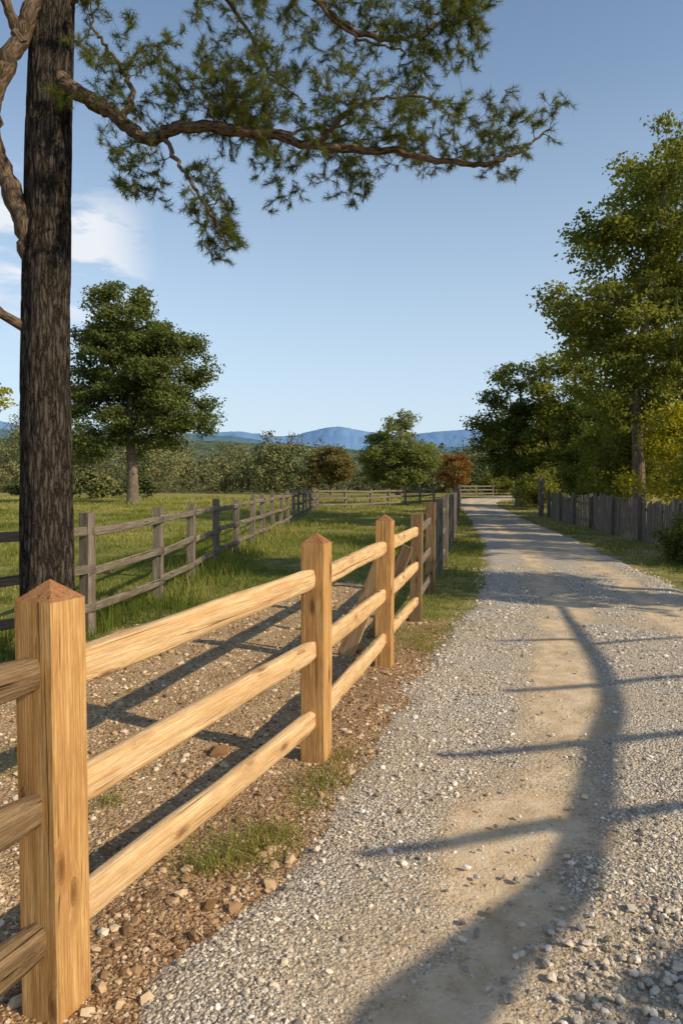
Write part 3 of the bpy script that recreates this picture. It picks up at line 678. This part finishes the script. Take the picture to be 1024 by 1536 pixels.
limbs = [
 ([px(95,130,6.0),px(130,160,5.9),px(180,195,5.8),px(240,243,5.7),px(300,236,5.6),px(380,245,5.6),px(480,262,5.6),px(600,266,5.7),px(700,272,5.8),px(760,252,5.85),px(812,215,5.9)], .07, .008),
 ([px(95,30,6.05),px(140,5,6.0),px(200,4,5.9),px(290,22,5.8),px(380,22,5.8),px(440,12,5.8),px(520,70,5.9),px(600,78,6.0),px(655,45,6.1),px(700,15,6.1)], .055, .008),
 ([px(62,410,6.0),px(45,330,5.9),px(12,225,5.85),px(22,155,5.85),px(60,85,5.85),px(82,10,5.8),px(90,-60,5.8)], .085, .06),
 ([px(10,235,5.85),px(-8,190,5.9),px(-40,130,6.0),px(-80,60,6.0)], .05, .03),
 ([px(60,100,5.85),px(40,50,5.8),px(42,-10,5.8),px(30,-80,5.8)], .045, .03),
 ([px(265,245,5.65),px(290,290,5.6),px(320,335,5.5),px(345,380,5.5),px(355,410,5.5)], .02, .006),
 ([px(205,215,5.75),px(212,160,5.9),px(185,110,6.0),px(155,70,6.0),px(148,35,6.0)], .025, .008),
 ([px(300,236,5.6),px(360,212,5.9),px(430,200,6.1),px(520,180,6.2)], .03, .007),
 ([px(440,12,5.8),px(470,60,5.6),px(520,110,5.6),px(600,140,5.6)], .024, .007),
 ([px(330,20,5.8),px(380,80,5.9),px(410,130,6.0),px(460,170,6.0)], .018, .006),
 ([px(480,262,5.6),px(520,235,5.4),px(580,215,5.4),px(660,225,5.4)], .02, .006),
 ([px(380,22,5.8),px(440,-20,5.7),px(530,-30,5.6),px(640,-10,5.6)], .03, .01),
]
b = Batch(); nodes = []; rads = []
for P, r0, r1 in limbs:
    S = spline(P, 9); S[1:-1] += rg.normal(0, .010, (len(S)-2, 3)); rr = np.linspace(r0, r1, len(S))*(1+.14*rg.normal(size=len(S)).clip(-1, 1)*.6)
    V, F, g = tube(S, rr, 12); b.add(V, F, gc=g+rg.uniform(0, 20)); 
    if r0 != .085: nodes += list(S[6:]); rads += list(rr[6:])
V, F, g = tube([(-2.6, 5.95, 2.86), (-2.78, 5.8, 2.97), (-2.9, 5.75, 3.12)], [.05, .04, .03], 8); b.add(V, F, gc=g)
# foliage masses: (x, y, rx, ry, number)
zones = [(245,160,88,40,115),(180,140,40,30,34),(420,182,118,40,230),(470,222,92,28,125),(370,215,50,28,50),(560,232,72,26,75),(650,240,92,24,95),(740,244,52,24,60),(785,228,34,22,38),
         (225,285,42,32,50),(325,325,30,40,44),(345,388,26,28,40),(430,290,60,20,28),(525,300,26,22,20),(610,66,95,38,110),(655,110,60,40,85),(690,65,26,52,42),(500,20,105,28,85),(600,8,85,28,80),
         (360,55,55,22,30),(590,150,48,24,40),(155,50,14,18,12),(300,15,55,12,18),(420,108,58,22,38),(520,95,38,20,24),(200,225,55,20,22),(120,185,20,18,10),(320,175,50,30,45)]
tg = []
for zx, zy, rx, ry, nn in zones:
    nn = int(nn*1.55)
    q = rg.normal(size=(nn, 2)); q /= np.linalg.norm(q, axis=1)[:, None]; q *= (rg.random(nn)**.5)[:, None]*1.08
    dy = rg.uniform(-.6, .6, nn)*min(1, rx/60)
    ax = zx+q[:, 0]*rx; ay = zy+q[:, 1]*ry
    kk = fbm(ax/38., ay/26., 2)+.25*rg.normal(0, .3, nn) > -.085
    tg.append(np.stack([(ax-512)/1050*6, 5.75+dy, 1.6+(722-ay)/1050*6], -1)[kk])
tg = np.concatenate(tg)
q = rg.normal(size=(150, 3)); q /= np.linalg.norm(q, axis=1)[:, None]
top = np.array([-2.2, 6.2, 8.2])+q*np.array([1.5, 1.3, .9])*(rg.random(150)**.4)[:, None]
tw = grow(nodes, rads, tg, .09, .0024, kr=.016, sag=-.06, wig=.12, rg=rg)
tw += grow(list(trunk[-60:]), list(np.full(60, .06)), top, .25, .003, kr=.014, sag=.05, wig=.08, rg=rg)
tp = []; td = []
for P, r in tw:
    V, F, g = tube(P, r, 5); b.add(V, F, gc=g)
    L = len(P); T_ = P[-1]-P[-2]; T_ = T_/(np.linalg.norm(T_)+1e-9)
    tp.append(P[-1]); td.append(T_)
    for _ in range(3):
        f = rg.uniform(.35, 1)*(L-1); k = min(int(f), L-2); p = P[k]+(P[k+1]-P[k])*(f-k)
        dv = T_*.6+rg.normal(0, .55, 3); dv[2] += .1; dv /= np.linalg.norm(dv)
        l = rg.uniform(.03, .08); tp.append(p+dv*l); td.append(dv)
        V, F, g = tube([p, p+dv*l], [.0022, .0016], 3); b.add(V, F, gc=g)
b.make('limbs', limb_bark, True, pine)
tp = np.array(tp); td = np.array(td); nn = 36
idx = np.repeat(np.arange(len(tp)), nn); k = len(idx)
D_ = td[idx]; q = rg.normal(size=(k, 3)); q -= (q*D_).sum(1)[:, None]*D_; q /= np.linalg.norm(q, axis=1)[:, None]
sp = rg.uniform(.2, 1.35, k)[:, None]; dv = D_*np.cos(sp)+q*np.sin(sp)
base = tp[idx]-D_*(rg.random(k)*.06)[:, None]; ln = rg.uniform(.025, .06, k)[:, None]
sd = np.cross(dv, rg.normal(size=(k, 3))); sd /= np.linalg.norm(sd, axis=1)[:, None]; sd *= .0014
tip = base+dv*ln; tip[:, 2] -= .005
V = np.stack([base-sd, base+sd, tip+sd*.4, tip-sd*.4], 1).reshape(-1, 3)
needle = leaf_mat('pine_needles', (.038, .06, .02), (.09, .118, .034), (.22, .225, .06), .32)
rn = np.clip(.1+.55*rg.random(len(tp))[idx]+.3*rg.random(k), 0, 1)
mesh_np('needles', V, np.arange(4*k).reshape(-1, 4), needle, {'rnd': np.repeat(rn, 4)}, False, pine)

# leaning tree added out of view, shaped so its stem and limbs shade the road
EL = math.radians(32); HX, HY = .882, -.471; K = 1/math.tan(EL)
lt = empty('shadow_casting_tree'); b = Batch()
def cast(sx, sy, h): h *= .78; return (sx+h*K*HX, sy+h*K*HY, h)
stem = [(2.6, -1.2, -.2), (2.6, -1.1, .8), cast(.42, 1.2, 2.3), cast(.16, 1.85, 2.75), cast(.42, 2.25, 3.05), cast(.80, 2.65, 3.35), cast(1.06, 3.1, 3.7), cast(1.55, 4.2, 4.1), cast(1.98, 5.2, 4.4), cast(2.35, 6.8, 4.6), cast(2.75, 8.8, 4.7)]
S = spline(stem, 10); V, F, g = tube(S, np.interp(np.linspace(0, 1, len(S)), [0, .25, .4, .55, .7, 1], [.17, .13, .085, .06, .055, .035]), 12); b.add(V, F, gc=g)
for pts, r in [([(1.02,3.2,3.62),(.7,3.1,3.7),(.35,2.98,3.8),(.03,2.9,3.85)],.044),([(1.02,3.15,3.62),(1.4,3.3,3.6),(1.9,3.42,3.6),(2.5,3.55,3.7)],.044),
               ([(1.5,4.2,4.1),(1.2,4.12,4.15),(.85,4.02,4.2),(.52,3.97,4.25)],.044),([(1.55,4.2,4.1),(2.0,4.32,4.1),(2.6,4.45,4.1),(3.1,4.5,4.2)],.042),
               ([(2.0,5.4,4.4),(1.7,5.33,4.4),(1.2,5.22,4.5)],.044),([(2.0,5.4,4.4),(2.6,5.6,4.4),(3.3,5.7,4.5)],.04),
               ([(2.4,7.0,4.6),(2.0,6.95,4.6),(1.5,6.85,4.6)],.035),([(2.3,6.7,4.6),(2.9,6.9,4.6),(3.6,7.1,4.6)],.035)]:
    S = spline([cast(*q) for q in pts], 6); V, F, g = tube(S, np.linspace(r, r*.6, len(S)), 7); b.add(V, F, gc=g)
b.make('stem_and_limbs', limb_bark, True, lt)
cl = np.array([cast(1.35, 2.05, 3.2), cast(1.6, 2.15, 3.3), cast(1.9, 2.1, 3.4), cast(1.1, 1.85, 3.2), cast(2.2, 2.3, 3.4), cast(3.3, 4.6, 4.2), cast(2.9, 3.7, 3.8), cast(2.9, 9.0, 4.8), cast(2.4, 9.2, 4.9)])  # leaf clumps added out of view to shade the road
q = rg.normal(size=(9, 420, 3)); q /= np.linalg.norm(q, axis=2)[..., None]; q *= rg.random((9, 420, 1))**.5*.27
V, F = leaves((cl[:, None]+q).reshape(-1, 3), .08, rg); mesh_np('foliage', V, F, g_mid, {'rnd': np.repeat(rg.random(len(V)//4), 4)}, False, lt)

# ---------------------------------------------------------------- light, sky, camera
sv = Vector((HX*math.cos(EL), HY*math.cos(EL), math.sin(EL)))
sun = bpy.data.lights.new('sun', 'SUN'); sun.energy = 5.0; sun.angle = math.radians(.5); sun.color = (1, .85, .62)
so = bpy.data.objects.new('sun', sun); so.rotation_euler = sv.to_track_quat('Z', 'Y').to_euler(); so.location = (20, -10, 20); COL.objects.link(so)
w = bpy.data.worlds.new('World'); scene.world = w; w.use_nodes = True; nt = w.node_tree; nt.nodes.clear()
sky = nt.nodes.new('ShaderNodeTexSky'); sky.sky_type = 'NISHITA'; sky.sun_disc = False; sky.sun_elevation = EL; sky.sun_rotation = math.atan2(HX, HY)
sky.air_density = 1.2; sky.dust_density = .4; sky.ozone_density = 2.2
bg = nt.nodes.new('ShaderNodeBackground'); bg.inputs[1].default_value = .14; out = nt.nodes.new('ShaderNodeOutputWorld')
tc = nt.nodes.new('ShaderNodeTexCoord'); sep = nt.nodes.new('ShaderNodeSeparateXYZ'); nt.links.new(tc.outputs['Generated'], sep.inputs[0])
hz = nt.nodes.new('ShaderNodeValToRGB'); nt.links.new(sep.outputs['Z'], hz.inputs[0]); c_ = hz.color_ramp
c_.elements[0].position = 0.; c_.elements[0].color = (.88, .88, .88, 1); c_.elements[1].position = .12; c_.elements[1].color = (.68, .68, .68, 1)
for p_, v_ in ((.30, .38), (.48, .12), (.65, .0)): e_ = c_.elements.new(p_); e_.color = (v_, v_, v_, 1)
mh = nt.nodes.new('ShaderNodeMix'); mh.data_type = 'RGBA'; nt.links.new(hz.outputs[0], mh.inputs[0]); nt.links.new(sky.outputs[0], mh.inputs[6]); mh.inputs[7].default_value = (4.5, 5.6, 6.9, 1)
mp = nt.nodes.new('ShaderNodeMapping'); mp.inputs['Scale'].default_value = (1.0, 1.0, 3.0); nt.links.new(tc.outputs['Generated'], mp.inputs[0])
nz = nt.nodes.new('ShaderNodeTexNoise'); nz.inputs['Scale'].default_value = 8.5; nz.inputs['Detail'].default_value = 6; nz.inputs['Roughness'].default_value = .55; nz.inputs['Distortion'].default_value = .2; nt.links.new(mp.outputs[0], nz.inputs['Vector'])
r1 = nt.nodes.new('ShaderNodeValToRGB'); r1.color_ramp.elements[0].position = .45; r1.color_ramp.elements[1].position = .58; nt.links.new(nz.outputs['Fac'], r1.inputs[0])
mx = nt.nodes.new('ShaderNodeMapRange'); mx.interpolation_type = 'SMOOTHSTEP'; nt.links.new(sep.outputs['X'], mx.inputs[0]); mx.inputs[1].default_value = -.23; mx.inputs[2].default_value = -.31
mz = nt.nodes.new('ShaderNodeValToRGB'); nt.links.new(sep.outputs['Z'], mz.inputs[0]); cr = mz.color_ramp
cr.elements[0].position = .18; cr.elements[0].color = (0, 0, 0, 1); cr.elements[1].position = .24; cr.elements[1].color = (1, 1, 1, 1)
e_ = cr.elements.new(.33); e_.color = (1, 1, 1, 1); e_ = cr.elements.new(.38); e_.color = (0, 0, 0, 1)
def mul(a, b):
    n = nt.nodes.new('ShaderNodeMath'); n.operation = 'MULTIPLY'; nt.links.new(a, n.inputs[0])
    if isinstance(b, float): n.inputs[1].default_value = b
    else: nt.links.new(b, n.inputs[1])
    return n.outputs[0]
fac = mul(mul(mul(r1.outputs[0], mx.outputs[0]), mz.outputs[0]), .9)
mc = nt.nodes.new('ShaderNodeMix'); mc.data_type = 'RGBA'; nt.links.new(fac, mc.inputs[0]); nt.links.new(mh.outputs[2], mc.inputs[6]); mc.inputs[7].default_value = (6.3, 6.5, 6.8, 1)
nt.links.new(mc.outputs[2], bg.inputs[0]); nt.links.new(bg.outputs[0], out.inputs[0])

cam = bpy.data.cameras.new('camera'); co = bpy.data.objects.new('camera', cam); COL.objects.link(co)
co.location = (0, 0, 1.6); co.rotation_euler = (math.radians(90-2.5), 0, 0)
cam.sensor_fit = 'VERTICAL'; cam.sensor_height = 36; cam.lens = 36*1050/1536; cam.clip_start = .05; cam.clip_end = 30000
scene.camera = co
scene.view_settings.view_transform = 'Standard'; scene.view_settings.look = 'None'; scene.view_settings.exposure = 0
